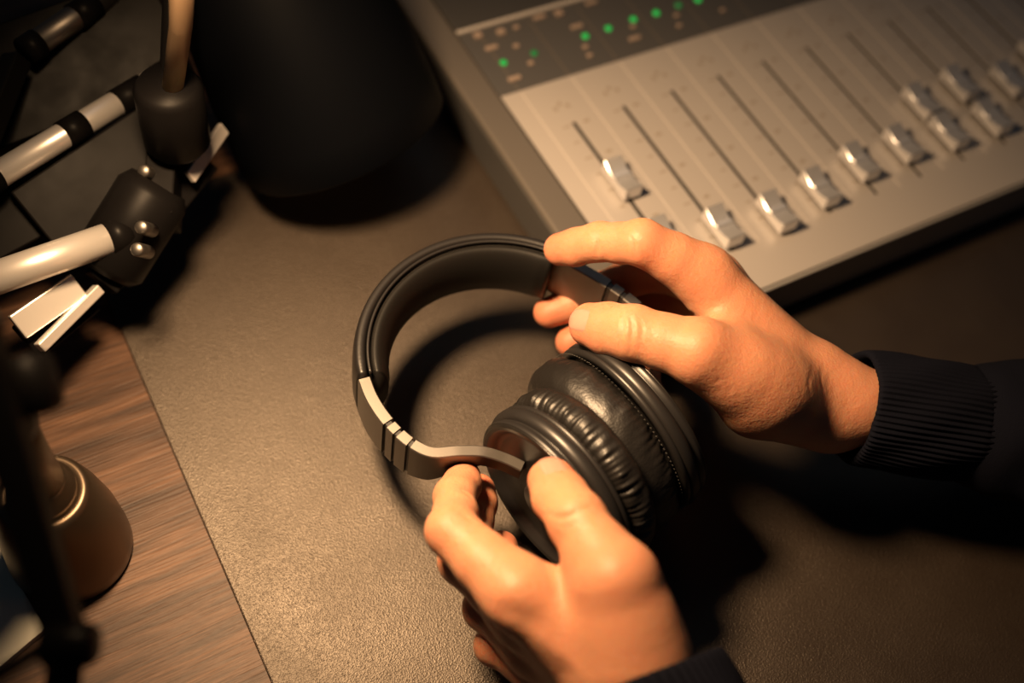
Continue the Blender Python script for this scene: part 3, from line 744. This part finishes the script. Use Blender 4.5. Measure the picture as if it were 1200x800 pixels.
# ------------------------------------------------------------------ black boom arm of bars and tubes
boom = empty('boom_arm', tuple(at(30, 720, 0)), 'black articulated boom arm with steel tubes and square bar beside the lamp', 'boom arm')
A1, A2 = at(-22, 400, .215), at(78, 752, .170)
bar('post_bar', A1, A2, .0095, .0105, 'armblack', boom, up=UP)
lathe('post_knob', at(34, 452, .200), unit(A2 - A1), [(-.009, 0), (-.009, .006), (-.007, .0085), (.007, .0085), (.009, .006), (.009, 0)], 'armblack', boom, 28)
lathe('clamp_knob', A2 + RIGHT * .0035 - FWD * .003, RIGHT, [(-.009, 0), (-.009, .0050), (-.0075, .0064), (.004, .0064), (.006, .0050), (.006, 0)], 'armblack', boom, 24)
bar('post_foot', A2, at(66, 880, .120), .0095, .0095, 'armblack', boom, up=UP)
tube('brace_rod', [A2 - RIGHT * .004, at(-40, 812, .170)], .0019, 'armblack', boom, 12)
FT = at(66, 880, .120)
bar('foot_column', (FT[0], FT[1], -.002), (FT[0], FT[1], .124), .018, .018, 'armblack', boom, up=(0, 1, 0))
# tubes
def sleeved(a, b, r, gaps, mat='steel'):
    a, b = V(a), V(b); tb = tube('arm_tube', [a, b], r, mat, boom, 24)
    for t0, t1 in gaps:
        tube('tube_sleeve', [a + (b - a) * t0, a + (b - a) * t1], r * 1.12, 'armblack', boom, 24)
sleeved(at(-40, 338, .075), at(150, 272, .065), .0075, [(-.01, .12), (.86, 1.0)])
sleeved(at(-30, 222, .085), at(212, 76, .080), .0062, [(-.01, .10), (.40, .50), (.66, .80), (.88, 1.0)])
sleeved(at(30, 60, .100), at(150, -22, .100), .0062, [(-.01, .12), (.46, .66), (.86, 1.0)], 'gunmetal')
bar('bracket_flange', at(20, 384, .050), at(92, 334, .050), .004, .0125, 'steel', boom, up=UP, bevel=.0006)
bar('bracket_flange', at(46, 408, .046), at(116, 338, .046), .0055, .005, 'steel', boom, up=UP, bevel=.0006)
bar('bracket_web', at(30, 402, .040), at(102, 344, .040), .004, .019, 'armblack', boom, up=UP)
lathe('pivot_block', at(152, 270, .058), unit(UP * .8 + RIGHT * .5), [(-.023, 0), (-.023, .014), (-.019, .0175), (.020, .0175), (.026, .014), (.026, 0)], 'armblack', boom, 32)
bar('link_bar', at(118, 332, .046), at(238, 186, .060), .010, .016, 'armblack', boom, up=UP)
bar('link_bar', at(40, 262, .060), at(205, 150, .072), .014, .034, 'armblack', boom, up=UP)  # the wide link bars also fill in black for shadowed wood behind
bar('link_bar', at(-40, 120, .075), at(200, 30, .085), .014, .055, 'armblack', boom, up=UP)
bar('link_bar', at(190, 262, .060), at(200, 100, .080), .014, .026, 'armblack', boom, up=UP)
bar('link_bar', at(-30, 270, .055), at(120, 190, .065), .014, .036, 'armblack', boom, up=UP)
bar('latch', at(222, 208, .070), at(262, 150, .070), .003, .0070, 'steel', boom, up=UP, bevel=.0006)
for px, py in ((165, 266), (168, 200), (160, 292)):
    lathe('screw', at(px, py, .084), -FWD, [(-.016, .0032), (-.001, .0032), (0, .0024), (0, 0)], 'gunmetal', boom, 16)
bar('spine_bar', at(-46, 348, .078), at(-38, 205, .088), .012, .012, 'armblack', boom, up=UP)
bar('spine_bar', A1, at(-44, 330, .080), .012, .012, 'armblack', boom, up=UP)
bar('spine_bar', at(-38, 215, .086), at(20, 68, .100), .010, .010, 'armblack', boom, up=UP)
# pale plate on the desk
bm = bmesh.new()
q = [at(-90, 560, 0), at(-6, 588, 0), at(26, 690, 0), at(54, 738, 0), at(-20, 800, 0)]
lo4 = [bm.verts.new((p[0], p[1], -.002)) for p in q]; hi4 = [bm.verts.new((p[0], p[1], .002)) for p in q]
bm.faces.new(hi4); bm.faces.new(lo4[::-1])
for k in range(5): bm.faces.new((lo4[k], lo4[(k + 1) % 5], hi4[(k + 1) % 5], hi4[k]))
tag(link_mesh('metal_plate', bm_mesh(bm), 'plate', None, False), 'pale cream metal plate lying on the wood beside the boom arm post', 'metal plate')
